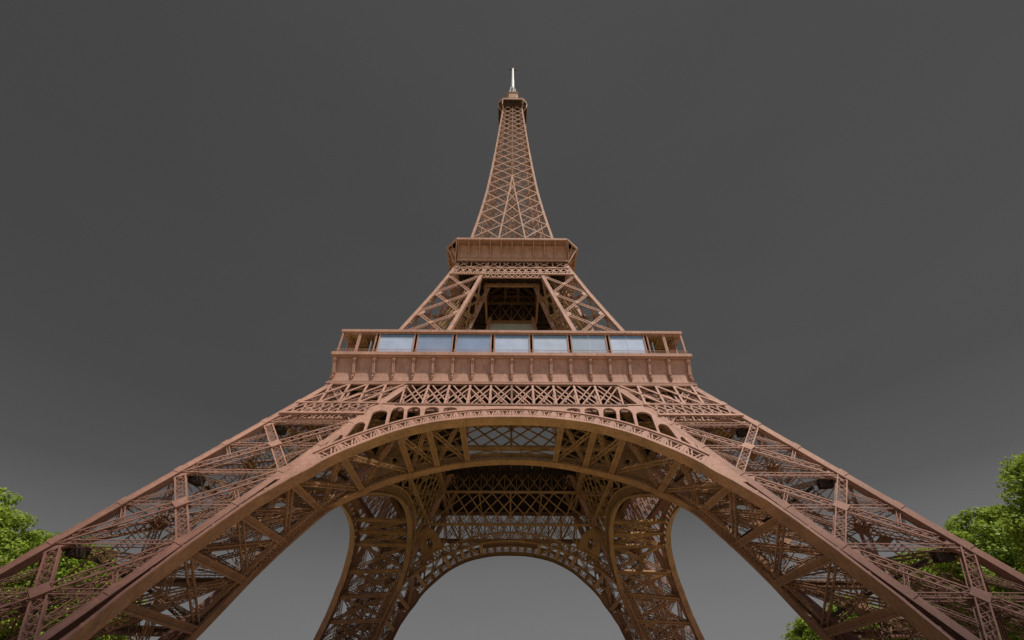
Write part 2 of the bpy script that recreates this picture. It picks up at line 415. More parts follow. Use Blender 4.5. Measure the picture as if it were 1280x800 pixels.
def ext(x): return float(np.interp(x, EXT[:, 0], EXT[:, 1]))
NC = 12; XEND = 29.17
XE = np.linspace(0, XEND, NC * 4 + 1)
E_arc = [V(x, ext(x)) for x in XE]; I_arc = [at_x(IN_O, x * .932) for x in XE]
ZL = [3.4, 7, 9, 11, 16, 20, 23, 24, 26.4, 28, 29.4]
OI = [-2.6, -2.0, -1.7, -1.35, -1.05, -1.05, -1.2, -1.5, -2.15, -2.85, -3.27]
OG = [-2.0, -1.45, -1.15, -.9, -.45, -.42, -.5, -.6, -.9, -.6, -.3]
def low(off, z): return V(wi(z) + float(np.interp(z, ZL, off)), z)
zs = [29.4, 28.7, 28, 27.2, 26.4, 25.6, 24.8, 24, 23, 21.5, 20, 18, 16, 13.5, 11, 9, 7, 5, 3.4]
I_low = [low(OI, z) for z in zs]; G_low = [low(OG, z) for z in zs]; E_low = [V(wi(z) - .04, z) for z in zs]
E_low[0] = V(XEND, 31.7); I_low[0] = I_arc[-1]
I_all = I_arc + I_low[1:]; E_all = E_arc + E_low[1:]
def lerp(A, B, f): return [a + (b - a) * f for a, b in zip(A, B)]
def both(mb): mb.mirror(); return mb
ar = MB()
def thick(A, B, d):                                              # band of fixed width d starting at A towards B
    return [a + unit(b - a) * min(d, np.linalg.norm(b - a) * .95) for a, b in zip(A, B)]
ar.strip(I_all, thick(I_all, E_all, .12), FO, .30, -.2)            # rounded lower lip
ar.strip(thick(I_all, E_all, .12), thick(I_all, E_all, .5), FO, .22, -.35)
ar.strip(lerp(I_arc, E_arc, .88), lerp(I_arc, E_arc, 1.0), FO, .30, -1.0)
k0 = zs.index(26.4)
ar.strip(thick(I_low[:k0 + 1], E_low[:k0 + 1], .5), E_low[:k0 + 1], FO, .08, -.35)     # tapering end of the ornament
ar.strip(I_low[k0:], G_low[k0:], FO, .20, -.4)
ar.strip(I_low[k0:], E_low[k0:], FO, -.75, -.95)                   # recessed web between arch and chord
for z in (24.5, 21.8, 19.0, 16.2, 13.4, 10.6, 8.0):               # splice plates
    a, b = low(OI, z), low(OG, z); n_2 = (b - a) * .02
    ar.beam(FO(a[0], a[1], .215), FO(b[0], b[1], .215), .5, .04, NO)
a_i, a_e = thick(I_arc, E_arc, .5), lerp(I_arc, E_arc, .88)
rect = [(.16, .16), (.84, .16), (.88, .84), (.12, .84)]
for c in range(NC):
    i0, i1 = c * 4, c * 4 + 4
    def qd(u, v): return (a_i[i0] * (1 - u) + a_i[i1] * u) * (1 - v) + (a_e[i0] * (1 - u) + a_e[i1] * u) * v
    quad = [a_i[i0], a_i[i1], a_e[i1], a_e[i0]]
    ar.ring(quad, rect, FO, .1, -.18, 8)
    for u0, u1 in ((.44, .3), (.56, .7), (.28, .12), (.72, .88)):
        p, r = qd(u0, .2), qd(u1, .8); ar.beam(FO(p[0], p[1], -.05), FO(r[0], r[1], -.05), .24, .16, NO)
    p, r = qd(0, 0), qd(0, 1); ar.beam(FO(p[0], p[1], .02), FO(r[0], r[1], .02), .14, .3, NO)
    p, r = qd(.2, .5), qd(.8, .5); ar.beam(FO(p[0], p[1], -.05), FO(r[0], r[1], -.05), .09, .12, NO)
both(ar)
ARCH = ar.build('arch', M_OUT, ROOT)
sf = MB()                                                        # soffit lining and thin backs, warm shade put into their colour
sf.strip([a - unit(b - a) * .04 for a, b in zip(I_all, E_all)], [a - unit(b - a) * .005 for a, b in zip(I_all, E_all)], FO, .24, -1.35)
sf.strip(thick(I_all, E_all, .02), thick(I_all, E_all, .52), FO, -.37, -.42)
sf.strip(lerp(I_arc, E_arc, .87), lerp(I_arc, E_arc, 1.0), FO, -1.02, -1.06)
for c in range(NC):
    quad = [a_i[c * 4], a_i[c * 4 + 4], a_e[c * 4 + 4], a_e[c * 4]]
    sf.ring(quad, rect, FO, -.19, -.23, 8)
both(sf); sf.build('soffit', M_SHADED, ARCH)
# spandrel
sp = MB()
def chz(x): return (45.35 - x) / K
sp.strip([V(x, ext(x) - .05) for x in np.linspace(0, 8.9, 8)], [V(x * 9.2 / 8.9, 44.25) for x in np.linspace(0, 8.9, 8)], FO, .02, -.3)
BND = [((8.9, None), (9.2, 44.25)), ((12.1, None), (12.2, 44.25)), ((15.15, None), (15.4, 44.25)), ((17.8, None), (18.2, 44.25)), ((20.45, None), (20.85, 44.25)), ((23.5, None), (23.75, chz(23.75))), ((26.1, None), (26.0, chz(26.0))), ((28.2, None), (27.9, chz(27.9)))]
HOL = [(9.4, 11.8, 9.5, 11.8, 43.5, .5), (12.45, 14.85, 12.55, 14.95, 43.6, .9), (15.4, 17.5, 15.75, 17.95, 43.6, 1.2), (18.0, 20.2, 18.45, 20.65, 43.5, 1.4), (20.65, 23.25, 21.1, 23.7, 42.5, 1.1), (23.6, 25.95, 23.75, 25.6, 39.2, 1.3), (26.4, 27.7, 26.3, 27.0, 35.9, .7)]
for (b0, t0), (b1, t1), (xb0, xb1, xt0, xt1, zt, dm) in zip(BND[:-1], BND[1:], HOL):
    outer = [(b0[0], ext(b0[0]) - .05), (b1[0], ext(b1[0]) - .05), t1]
    if t0[1] > 44 and t1[1] < 44: outer.append((23.0, 44.25))
    outer.append(t0)
    hb0, hb1 = ext(xb0) + .12, ext(xb1) + .12
    zs_ = max(zt - dm, hb0 + .15); hole = [(xb0, hb0), (xb1, hb1)]
    xc, hw = (xt0 + xt1) / 2, (xt1 - xt0) / 2
    for a in np.linspace(0, math.pi, 11): hole.append((xc + hw * math.cos(a) * (1 if abs(math.cos(a)) > .99 else 1.0), zs_ + (zt - zs_) * math.sin(a)))
    sp.ring2(outer, hole, FO, .02, -.3)
xx = np.linspace(28.2, 29.0, 3)
sp.strip([V(x, ext(x) - .05) for x in xx], [V(x, max(chz(x), ext(x) + .02)) for x in xx], FO, .02, -.3)
both(sp); sp.build('spandrel', M_OUT, ARCH)
# main lattice belt across the face (two layers)
bl = MB()
def bar2(mb, p, r, a, b, F=FO, layers=(0, -1.3)):
    for d in layers: mb.beam(F(p[0], p[1], d), F(r[0], r[1], d), a, b, NO)
for z, a in ((44.3, .55), (51.0, .5)): bar2(bl, (-20.5, z), (20.5, z), a, .35)
XP = [0, 3.95, 7.9, 11.85, 15.8, 19.75]
for i, x in enumerate(XP):
    if wi(50.9) > x: bar2(bl, (x, 44.4), (x, 50.9), .38, .3)
for a, b in zip(XP[:-1], XP[1:]):
    for p, r in (((a, 45.5), (b - .6, 50.9)), ((a + .6, 44.5), (b, 49.9)), ((a, 49.9), (b - .6, 44.5)), ((a + .6, 50.9), (b, 45.5))): bar2(bl, p, r, .24, .14, layers=(0,))
    for p, r in (((a, 44.5), (b, 50.9)), ((a, 50.9), (b, 44.5))): bar2(bl, p, r, .28, .14, layers=(-1.3,))
for p, r in (((19.75, 44.5), (20.2, 50.4)), ((19.75, 44.6), (23.0, 44.6)), ((20.0, 49.6), (22.6, 44.6))): bar2(bl, p, r, .3, .15)
# on the leg
for z, a in ((44.5, .35), (50.9, .4), (41.5, .45)): bar2(bl, (wi(z) + .6, z), (wo(z) - .6, z), a, .35, layers=(.12, -1.0))
nx = 4
for k in range(nx):
    def X(f, z): return wi(z) + .9 + (wo(z) - wi(z) - 1.8) * f
    for f0, f1 in ((k / nx, (k + 1.0) / nx), ((k + 1.0) / nx, k / nx)):
        bar2(bl, (X(f0, 44.6), 44.6), (X(f1, 50.8), 50.8), .40, .18, layers=(.15, -1.1))
for k in range(9):
    for f0, f1 in ((k / 9, (k + 1) / 9), ((k + 1) / 9, k / 9)):
        bar2(bl, (X(f0, 41.6), 41.6), (X(f1, 44.4), 44.4), .24, .12, layers=(.12, -1.0))
both(bl)
BELT = bl.build('lattice_belt', M_OUT, ROOT)
# inner arch, on the inner face of the legs
IN_I = cr_curve([(0, 39.9), (8, 39.2), (15.5, 37.2), (23, 34.2), (30.1, 29.0), (33.2, 24.0), (35.6, 18.7), (38.9, 9.0), (41.5, 3.3)])
def normal_off(C, d):
    T = np.gradient(C, axis=0); T /= np.linalg.norm(T, axis=1)[:, None]
    return C + np.stack([-T[:, 1], T[:, 0]], 1) * d
up = [V(p) for p in normal_off(IN_I, .45)]; up2 = [V(p) for p in normal_off(IN_I, 1.9)]; up3 = [V(p) for p in normal_off(IN_I, 2.3)]; lo = [V(p) for p in IN_I]
for L_ in (up, up2, up3): L_[0][0] = 0
ia = MB()
ia.strip(lo, up, FI, .5, -.7); ia.strip(up2, up3, FI, .3, -.4)
for i in range(len(up) - 1):
    for d in (.25, -.3):
        ia.beam(FI(*up[i], d), FI(*up2[i + 1], d), .14, .1, NO); ia.beam(FI(*up2[i], d), FI(*up[i + 1], d), .14, .1, NO)
    ia.beam(FI(*up[i], 0), FI(*up2[i], 0), .16, .5, NO)
both(ia); IARCH = ia.build('inner_arch', M_SHADED, ROOT)
# rear lattice of the spandrel of the inner arch with oval-holed corner plates
oval = [(22.6 + .75 * math.cos(a) + .25 * math.sin(a), 39.4 + 1.35 * math.sin(a)) for a in np.linspace(0, 2 * math.pi, 18, endpoint=False)]
for sg in (1, -1):
    isp = MB(); FS = lambda x, z, d=0: FI(sg * x, z, d)
    isp.ring2([(18.6, 38.5), (21, 37.4), (24.8, 35.0), (25.2, 39.6), (23.3, 43.4), (20.4, 41.6)], oval, FS, .35, .05)
    isp.build('corner_plate', M_SHADED, IARCH)
    isp = MB()
    for a, b in (((2, 42.3), (9, 43.9)), ((9, 41.5), (2, 43.9)), ((9, 41.5), (14, 43.9)), ((14, 40.3), (9, 43.9)), ((14, 40.3), (19.6, 43.4)), ((19, 38.9), (14, 43.9))):
        isp.beam(FS(*a), FS(*b), .22, .2, NO)
    for x, z in ((2, 41.9), (9, 41.2), (14, 40.1), (18.6, 38.6)): isp.beam(FS(x, z), FS(x, 44), .3, .3, NO)
    isp.build('spandrel_lattice', M_SHADED, IARCH)
# cross beams between outer and inner arch
xb = MB()
prs = [((38.7, 9.8), (38.9, 9.3)), ((36.5, 15.7), (36.6, 15.6)), ((33.9, 21.1), (34.0, 21.4)), ((29.9, 26.2), (31.2, 27.5)), ((25.1, 31.6), (26.0, 32.0)), ((18.0, 36.7), (18.4, 36.4)), ((13.6, 38.6), (13.8, 38)), ((8.2, 39.9), (8.2, 39.3))]
for a, b in prs:
    A = FO(a[0] + .3, a[1] + .9, -1.3); B = FI(b[0] + .2, b[1] + .5, 0)
    n = unit(V(-a[0], 0, -a[1])); t = unit(B - A); sd = np.cross(t, n)
    for s_ in (-.36, .36): xb.beam(A + sd * s_, B + sd * s_, .28, .6, n)
    xb.beam(A, B, .5, .12, n, off=.1)
for (a, b), (c, d) in zip(prs[:-1], prs[1:]):
    xb.lat(FO(a[0] + .6, a[1] + 1.2, -1.3), FI(d[0] + .5, d[1] + 1.0, 0), .7, .5, V(-1, 0, -1), .1, cell=.9, side=False)
    xb.lat(FO(c[0] + .6, c[1] + 1.2, -1.3), FI(b[0] + .5, b[1] + 1.0, 0), .7, .5, V(-1, 0, -1), .1, cell=.9, side=False)
both(xb); xb.build('cross_beam', M_SHADED, IARCH)
# inner belt
ib = MB()
def WI(z): return wi(z)
for z, h, dp in ((43.9, .7, .9), (51.8, .7, 1.4)): ib.beam(FI(-WI(z), z), FI(WI(z), z), h, dp, NO)
n_ = 11
for k in range(-1, n_):
    for f0, f1 in ((k / n_, (k + 2.0) / n_), ((k + 2.0) / n_, k / n_)):
        if min(f0, f1) < 0 or max(f0, f1) > 1: continue
        p = (-WI(44.2) + 2 * WI(44.2) * f0, 44.2); r = (-WI(51.5) + 2 * WI(51.5) * f1, 51.5)
        ib.beam(FI(*p), FI(*r), .32, .2, NO)
ib.beam(FI(0, 44), FI(0, 51.5), .45, .5, NO)
yv = -wi(52.2)
XV = np.linspace(-18.8, 18.8, 12)
for i, x in enumerate(XV):
    ib.beam((x, yv, 52.1), (x, yv, 57.0), .16, .14, V(0, -1, 0))
    if i:
        a = XV[i - 1]; ib.beam((a, yv, 52.1), (x, yv, 57), .24, .12, V(0, -1, 0)); ib.beam((x, yv, 52.1), (a, yv, 57), .24, .12, V(0, -1, 0))
        m = (a + x) / 2; ib.beam((m, yv, 52.1), (m, yv, 57), .1, .1, V(0, -1, 0))
# floor girders between outer and inner belt
for x in (-18, -9, 0, 9, 18): ib.beam((x, -wo(51) + 1.5, 51.6), (x, -wi(51.6), 51.6), .4, .6, UP)
IBELT = ib.build('inner_belt', M_SHADED, ROOT)
for o in (ARCH, BELT, IARCH, IBELT): quad_copies(o)

# ---- first floor
fl = MB()
VO, FW = 12.6, 33.9
for (x0, x1, y0, y1) in ((-FW, FW, -FW, -VO), (-FW, FW, VO, FW), (-FW, -VO, -VO, VO), (VO, FW, -VO, VO)): fl.box(x0, x1, y0, y1, 57.1, 57.9)
for x in np.arange(-33, 33.1, 3.0):
    for y0, y1 in (((-33.5, -VO), (VO, 33.5)) if abs(x) < VO else ((-33.5, 33.5),)): fl.beam((x, y0, 56.5), (x, y1, 56.5), .35, 1.1, UP)
for y in np.arange(-33, 33.1, 4.1):
    for x0, x1 in (((-33.5, -VO), (VO, 33.5)) if abs(y) < VO else ((-33.5, 33.5),)): fl.beam((x0, y, 56.3), (x1, y, 56.3), .3, .9, UP)
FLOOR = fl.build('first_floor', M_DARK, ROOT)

# frieze: coved wall, one per side, with brackets
PROF = [(35.25, 51.25), (34.98, 52.0), (34.86, 52.8), (34.80, 53.6), (34.78, 54.6), (34.84, 55.6), (34.95, 56.6), (35.15, 57.5)]
fz = MB(); NP_ = 38
vs = []; fs = []
for j, (wd, z) in enumerate(PROF):
    for i in range(NP_ + 1): vs.append((-wd + 2 * wd * i / NP_, -wd, z))
for j in range(len(PROF) - 1):
    for i in range(NP_): a = j * (NP_ + 1) + i; fs.append((a, a + 1, a + NP_ + 2, a + NP_ + 1))
fz.add(vs, fs)
for i in range(1, NP_ + 0):
    if i % 2 == 1:                                             # panel seams
        for (w0, z0), (w1, z1) in zip(PROF[:-1], PROF[1:]):
            f = -1 + 2 * i / NP_; fz.beam((w0 * f, -w0, z0), (w1 * f, -w1, z1), .09, .07, V(0, -1, 0))
fz.mitre(35.48, 35.0, 50.98, 51.38)
fz.mitre(35.26, 34.8, 51.62, 51.76)
FRZ = fz.build('frieze', M_OUT, ROOT)
bk = MB(); bk.box(-34.3, 34.3, -34.35, -34.2, 51.4, 57.0); bk.build('frieze_shade_sheet', M_DARK, FRZ)  # added dark sheet, stands in for the shade behind the frieze
cn = MB(); cn.mitre(36.05, 33.95, 57.62, 58.35); cn.mitre(35.6, 34.0, 57.35, 57.62); cn.build('cornice', M_OUT, FRZ)
def cw(z): return np.interp(z, [p[1] for p in PROF], [p[0] for p in PROF])
for i in range(19):
    x = -35.15 + 70.3 * i / 18
    b = MB(); f = x / 35.15
    y = -35.1
    b.lathe((x, y - .25, 56.85), [(.05, -.55), (.3, -.45), (.46, -.15), (.48, .1), (.36, .36), (.2, .5)], 12)
    P0 = V(x, y - .12, 56.5); P1 = V(f * cw(53.8), -cw(53.8) - .2, 53.8)
    for sx_ in (-.17, .17): b.beam(P0 + V(sx_, 0, 0), P1 + V(sx_ * .9, 0, 0), .14, .62, V(0, -1, 0))
    b.beam(P0, P1, .4, .5, V(0, -1, 0))
    for z, s_ in ((53.7, .36), (53.25, .24), (52.9, .33), (52.5, .2)):
        b.lathe((f * cw(z), -cw(z) - .28, z), [(s_ * .5, -.2), (s_, -.09), (s_, .09), (s_ * .5, .2)], 10)
    b.build('bracket', M_OUT, FRZ)
rl = MB()
for z, r in ((59.35, .07), (58.9, .03)): rl.beam((-35.6, -35.6, z), (35.6, -35.6, z), r, r, UP)
for x in np.linspace(-35.6, 35.6, 180): rl.beam((x, -35.6, 58.35), (x, -35.6, 59.35), .035, .035, V(0, -1, 0))
rl.build('railing', M_OUT, FRZ)
quad_copies(FRZ)
# gallery: roof, posts, panes
gl = MB()
gl.mitre(35.62, 34.4, 64.1, 64.75); GAL = gl.build('gallery', M_OUT, ROOT)
gc = MB(); gc.mitre(35.35, 27.5, 64.25, 64.4)
for x in np.linspace(-34, 34, 18): gc.beam((x, -35.2, 64.1), (x, -28, 64.1), .25, .3, UP)
gc.beam((-35, -31, 64.05), (35, -31, 64.05), .3, .35, UP)
gc.build('gallery_ceiling', M_SHADED, GAL)
PW = 7.95
edges = [(-3.5 + k) * PW for k in range(8)]
gp = MB()
for e in edges:
    for d in (-.36, .36): gp.beam((e + d, -35.15, 58.35), (e + d, -35.15, 64.2), .26, .3, V(0, -1, 0))
for sg in (-1, 1):
    gp.beam((sg * 35.35, -35.2, 58.35), (sg * 35.35, -35.2, 64.2), .28, .28, V(0, -1, 0))
    gp.beam((sg * 31.8, -35.2, 58.35), (sg * 31.8, -35.2, 64.2), .28, .28, V(0, -1, 0))
    gp.beam((sg * 35.2, -31.5, 58.35), (sg * 35.2, -31.5, 64.2), .25, .25, V(0, -1, 0))
gp.beam((-28, -35.15, 58.75), (28, -35.15, 58.75), .3, .3, UP)
gp.beam((-28, -35.15, 64.05), (28, -35.15, 64.05), .14, .3, UP)
gp.build('gallery_post', M_OUT, GAL)
for k in range(7):
    p = MB(); a, b = edges[k] + .5, edges[k + 1] - .5
    p.box(a, b, -35.12, -35.08, 58.9, 62.85)
    o = p.build('window_pane', M_GLASSES[(1, 2, 2, 1, 1, 0, 1)[k]], GAL)
    t_ = MB(); t_.box(a, b, -35.125, -35.075, 62.93, 63.985); t_.build('transom_pane', M_TRANS, o)
    f = MB()
    f.box(a, b, -35.2, -35.0, 62.85, 62.93)
    if k >= 5: f.box((a + b) / 2 - .04, (a + b) / 2 + .04, -35.2, -35.0, 58.9, 63.98)
    f.build('glazing_bar', M_GREY, o)
for sg in (-1, 1):
    p = MB(); p.box(min(sg * 28.3, sg * 28.38), max(sg * 28.3, sg * 28.38), -34.9, -29, 58.4, 64.2); p.box(min(sg * 28, sg * 35.2), max(sg * 28, sg * 35.2), -29.1, -29, 58.4, 61.9)
    p.build('side_pane', M_GLASS, GAL)
wl = MB(); wl.box(-28, 28, -30.2, -30, 58, 64.2); wl.build('pavilion_wall', M_DARK, GAL)
quad_copies(GAL)

# ---- second stage legs
def wo2(z): return float(np.interp(z, [57, 59.5, 70.8, 81.3, 91.6, 101.8, 110, 112], [31.3, 30.6, 27.35, 24.35, 21.45, 18.8, 16.7, 16.2]))
def wi2(z): return 29.3 - .205 * z
N2 = [59.5, 70.8, 81.3, 91.6, 101.8]
l2 = MB(); C2 = .95
for kx in (0, 1):
    for ky in (0, 1):
        o = V((-1 if kx else 1) * C2 / 2, (1 if ky else -1) * C2 / 2, 0)
        P = corner(kx, ky, 57.9, wo2, wi2) + o; Q = corner(kx, ky, 109.5, wo2, wi2) + o
        zz = [57.9] + N2 + [109.5]; pts = [corner(kx, ky, z, wo2, wi2) + o for z in zz]
        for P, Q in zip(pts[:-1], pts[1:]): l2.beam(P, Q, C2 * .9, C2 * .9, V(0, -1, 0))
        for sx in (-1, 1):
            for sy in (-1, 1):
                c = V(sx * (C2 / 2 - .05), sy * (C2 / 2 - .05), 0)
                for P, Q in zip(pts[:-1], pts[1:]): l2.beam(P + c, Q + c, .14, .14, V(0, -1, 0))
LEG2 = l2.build('upper_leg', M_OUT, ROOT)
def edge2(kx, ky):
    ox = (-.45 if kx else .45); oy = (.45 if ky else -.45)
    return lambda z: corner(kx, ky, z, wo2, wi2) + V(ox, oy, 0)
for a, b, n, m in FACES:
    n = V(n[0], n[1], n[2] * .5)
    leg_face(edge2(*a), edge2(*b), unit(n), N2, W=.85, D=.5, bar=.10, minor=False, mid=False, hor=False).build('bracing', m, LEG2)
d2 = MB()
for z in (70.8, 81.3, 91.6):
    c = [edge2(0, 1)(z), edge2(1, 1)(z), edge2(1, 0)(z), edge2(0, 0)(z)]
    for i, j in ((0, 2), (1, 3)): d2.lat(c[i], c[j], .4, .4, UP, .06, cell=.9)
def axis2(z): c = (wo2(z) + wi2(z)) / 2; return V(c, -c, z)
for s_ in (-1.6, 1.6): d2.lat(axis2(58) + V(s_, s_, 0), axis2(108) + V(s_ * .6, s_ * .6, 0), .7, .7, V(1, -1, 0), .1, cell=1)
d2.build('diaphragm', M_SHADED, LEG2)
quad_copies(LEG2)
# second belt
T2 = unit(V(0, -1, .26))
def F2(x, z, d=0): return V(x, -wo2(z), z) + T2 * d
b2 = MB()
for z, a in ((102.2, .45), (106.1, .35), (110.7, .35)): b2.beam(F2(-wo2(z) + .5, z, .05), F2(wo2(z) - .5, z, .05), a, .4, T2)
for s_ in (-1, 1):
    for (a, a1), (b, b1) in zip([(0, 0), (3.75, 3.5), (7.6, 6.9), (12.4, 12.3)], [(3.75, 3.5), (7.6, 6.9), (12.4, 12.3), (17.4, 16.3)]):
        b2.beam(F2(a * s_, 106.2), F2(b1 * s_, 110.6), .34, .2, T2); b2.beam(F2(a1 * s_, 110.6), F2(b * s_, 106.2), .34, .2, T2); b2.beam(F2(a * s_, 106.1), F2(a1 * s_, 110.7), .4, .25, T2)
nn_ = 17
for k in range(nn_):
    f0, f1 = -1 + 2 * k / nn_, -1 + 2 * (k + 1) / nn_
    for p, r in (((f0, 102.4), (f1, 106)), ((f1, 102.4), (f0, 106))):
        b2.beam(F2(p[0] * 18.0, p[1]), F2(r[0] * 17.2, r[1]), .3, .14, T2)
    fm = (f0 + f1) / 2; b2.beam(F2(fm * 18, 102.3), F2(fm * 17.3, 106), .3, .1, T2, off=-.1)
    b2.beam(F2(f0 * 17.7, 104.2), F2(f1 * 17.7, 104.2), .3, .1, T2, off=-.15)
for k in range(9):
    x0, x1 = -8 + 16 * k / 9, -8 + 16 * (k + 1) / 9
    b2.beam(F2(x0, 102), F2((x0 + x1) / 2, 100.3), .22, .2, T2); b2.beam(F2((x0 + x1) / 2, 100.3), F2(x1, 102), .22, .2, T2)
b2.beam(F2(-8.3, 100.0), F2(8.3, 100.0), .3, .4, T2)
B2 = b2.build('upper_belt', M_OUT, ROOT)
ib2 = MB()                                                      # lattice walls round the well in the second floor
y = -8.6
for z, h_ in ((108.6, 1.3), (117.9, .7), (121.6, .5)): ib2.beam((-8.9, y, z), (8.9, y, z), h_, .6, V(0, -1, 0))
for z0, z1, n in ((109.2, 117.6, 4), (118.2, 121.4, 7)):
    for k in range(n):
        a, b = -8.4 + 16.8 * k / n, -8.4 + 16.8 * (k + 1) / n
        ib2.beam((a, y, z0), (b, y, z1), .28, .2, V(0, -1, 0)); ib2.beam((b, y, z0), (a, y, z1), .28, .2, V(0, -1, 0)); ib2.beam((a, y, z0), (a, y, z1), .2, .2, V(0, -1, 0))
ib2.build('well_lattice', M_SHADED, B2)
wb = MB(); wb.box(-9.3, 9.3, -9.5, -9.3, 109.5, 122); wb.build('well_shade_sheet', M_DARK, B2)  # added dark plate, stands in for the gloom behind the well lattice
quad_copies(B2)
# second platform
PR2 = [(17.15, 110.2), (17.25, 111.5), (17.4, 113.0), (17.6, 114.2), (17.9, 115.2), (18.4, 116.0)]
RB2 = [.12, .25, .55, 1.1, 1.8, 1.95]
p2 = MB()
vs = []; fs = []
for wd, z in PR2:
    for i in range(21): vs.append((-16.9 + 33.8 * i / 20, -wd, z))
for j in range(len(PR2) - 1):
    for i in range(20): a = j * 21 + i; fs.append((a, a + 1, a + 22, a + 21))
p2.add(vs, fs)
p2.box(-17.0, 17.0, -17.4, -17.0, 109.9, 110.3); p2.box(-17.0, 17.0, -17.45, -17.2, 111.3, 111.42)
p2.box(-17.0, 17.0, -20.7, -20.2, 116.0, 116.8)
p2.box(-17.0, 17.0, -20.3, -17.9, 116.35, 116.5)
# chamfered corner: rail, struts
p2.beam((17.0, -20.45, 116.4), (20.45, -17.0, 116.4), .5, .75, UP)
p2.beam((17.1, -17.3, 109), (20.2, -17.1, 115.7), .3, .3, V(0, -1, 0)); p2.beam((17.1, -17.4, 109), (17.2, -20.2, 115.7), .3, .3, V(1, 0, 0))
p2.beam((17.2, -17.2, 111), (18.8, -18.8, 115.7), .22, .22, V(0, -1, 0))
PL2 = p2.build('second_platform', M_OUT, ROOT)
for i in range(11):
    x = -16.7 + 33.4 * i / 10; b = MB()
    for (w0, z0), (w1, z1), h0, h1 in zip(PR2[:-1], PR2[1:], RB2[:-1], RB2[1:]):
        vs = [(x - .13, -w0 + .05, z0), (x + .13, -w0 + .05, z0), (x + .13, -w0 - h0, z0), (x - .13, -w0 - h0, z0), (x - .13, -w1 + .05, z1), (x + .13, -w1 + .05, z1), (x + .13, -w1 - h1, z1 - .1), (x - .13, -w1 - h1, z1 - .1)]
        b.add(vs, [(0, 1, 2, 3), (7, 6, 5, 4), (0, 4, 5, 1), (1, 5, 6, 2), (2, 6, 7, 3), (3, 7, 4, 0)])
    b.build('bracket', M_OUT, PL2)
quad_copies(PL2)
f2 = MB()
oc = [(17, -20.4), (20.4, -17), (20.4, 17), (17, 20.4), (-17, 20.4), (-20.4, 17), (-20.4, -17), (-17, -20.4)]
for k in range(4):
    a = Matrix.Rotation(k * math.pi / 2, 3, 'Z')
    f2.poly([a @ Vector(p) for p in ((-17, -20.2, 116.55), (17, -20.2, 116.55), (20.2, -17, 116.55), (8.9, -8.9, 116.55), (-8.9, -8.9, 116.55), (-20.2, -17, 116.55))], UP, .1)
    f2.poly([a @ Vector(p) for p in ((-17, -17, 109.7), (17, -17, 109.7), (8.9, -8.9, 109.7), (-8.9, -8.9, 109.7))], UP, .3)
for k in np.arange(-16, 16.1, 2.7):
    for a, b in ((-17, -9), (9, 17)) if abs(k) < 9 else ((-17, 17),):
        f2.beam((a, k, 109.2), (b, k, 109.2), .25, .7, UP); f2.beam((k, a, 109.0), (k, b, 109.0), .25, .6, UP)
f2.box(-9.6, 9.6, -9.6, 9.6, 122.0, 122.3)
F2L = f2.build('second_floor', M_DARK, ROOT)
pn = MB(); pn.box(-8.0, 8.0, 8.5, 8.9, 103.9, 107.8); pn.build('light_strip_panel', M_GREY, F2L)  # made-up pale panel in place of a strip of light under the platform
dg = MB()
for a, b in (((-8, -7, 121), (8, 7, 121)), ((8, -7, 121), (-8, 7, 121)), ((-8, 0, 121), (8, 0, 121))): dg.lat(V(a), V(b), .9, .5, UP, .14, cell=1.2)
dg.build('ceiling_brace', M_SHADED, F2L)

# ---- spire
ZW = [110, 116, 126.4, 140, 161, 185, 212, 231, 254]; WW = [16.0, 15.1, 13.83, 12.2, 10.15, 8.55, 7.1, 6.15, 5.0]
def ws(z): return float(np.interp(z, ZW, WW))
def wc(z): return max(0.0, 4.4 * (173 - z) / 47)
NZ = [110, 117.6, 126.2]
h = 8.7
while NZ[-1] < 249: NZ.append(NZ[-1] + h); h = max(5.2, h * .968)
NZ[-1] = 253.2
sc = MB()
for sx in (-1, 1):
    for sy in (-1, 1):
        for a, b in zip(NZ[:-1], NZ[1:]):
            P = V(sx * (ws(a) - .35), sy * (ws(a) - .35), a); Q = V(sx * (ws(b) - .35), sy * (ws(b) - .35), b)
            sc.beam(P, Q, .8 if a < 190 else .65, .8 if a < 190 else .65, V(0, -1, 0))
for z in (110.4, 252.6):
    wz = ws(z) - .4
    for sx, sy, ex, ey in ((-1, -1, 1, -1), (1, -1, 1, 1), (1, 1, -1, 1), (-1, 1, -1, -1)): sc.beam((sx * wz, sy * wz, z), (ex * wz, ey * wz, z), .4, .4, UP)
SP = sc.build('spire', M_OUT, ROOT)
fcs = MB()
def S3(x, z, d=0): return V(x, -ws(z) - d, z)
YN = V(0, -1, .05)
for a, b in zip(NZ[:-1], NZ[1:]):
    wa, wb, ca, cb = ws(a) - .4, ws(b) - .4, wc(a), wc(b)
    big = .42 if a < 190 else .34
    for s_ in (-1, 1):
        fcs.beam(S3(s_ * ca, a, .03), S3(s_ * cb, b, .03), .5, .45, YN)
        # X in the side column
        fcs.beam(S3(s_ * wa, a), S3(s_ * cb, b), big, .2, YN); fcs.beam(S3(s_ * ca, a), S3(s_ * wb, b), big, .2, YN)
        m = (a + b) / 2; wm = ws(m) - .4; cm = wc(m); x_ = s_ * (wm + cm) / 2
        for p, r in (((s_ * wa, a), (x_, b)), ((x_, a), (s_ * wb, b)), ((x_, a), (s_ * cb, b)), ((s_ * ca, a), (x_, b))): fcs.beam(S3(*p, -1.3), S3(*r, -1.3), .11, .1, YN)
    if ca > .6:
        fcs.beam(S3(-ca, a), S3(cb, b), .34, .2, YN); fcs.beam(S3(ca, a), S3(-cb, b), .34, .2, YN)
br = fcs.build('spire_bracing', M_OUT, SP)
for k in range(1, 4):
    c = br.copy(); COL.objects.link(c); c.parent = SP; c.rotation_euler = (0, 0, k * math.pi / 2)
si = MB()                                                       # lift shaft and inner frames
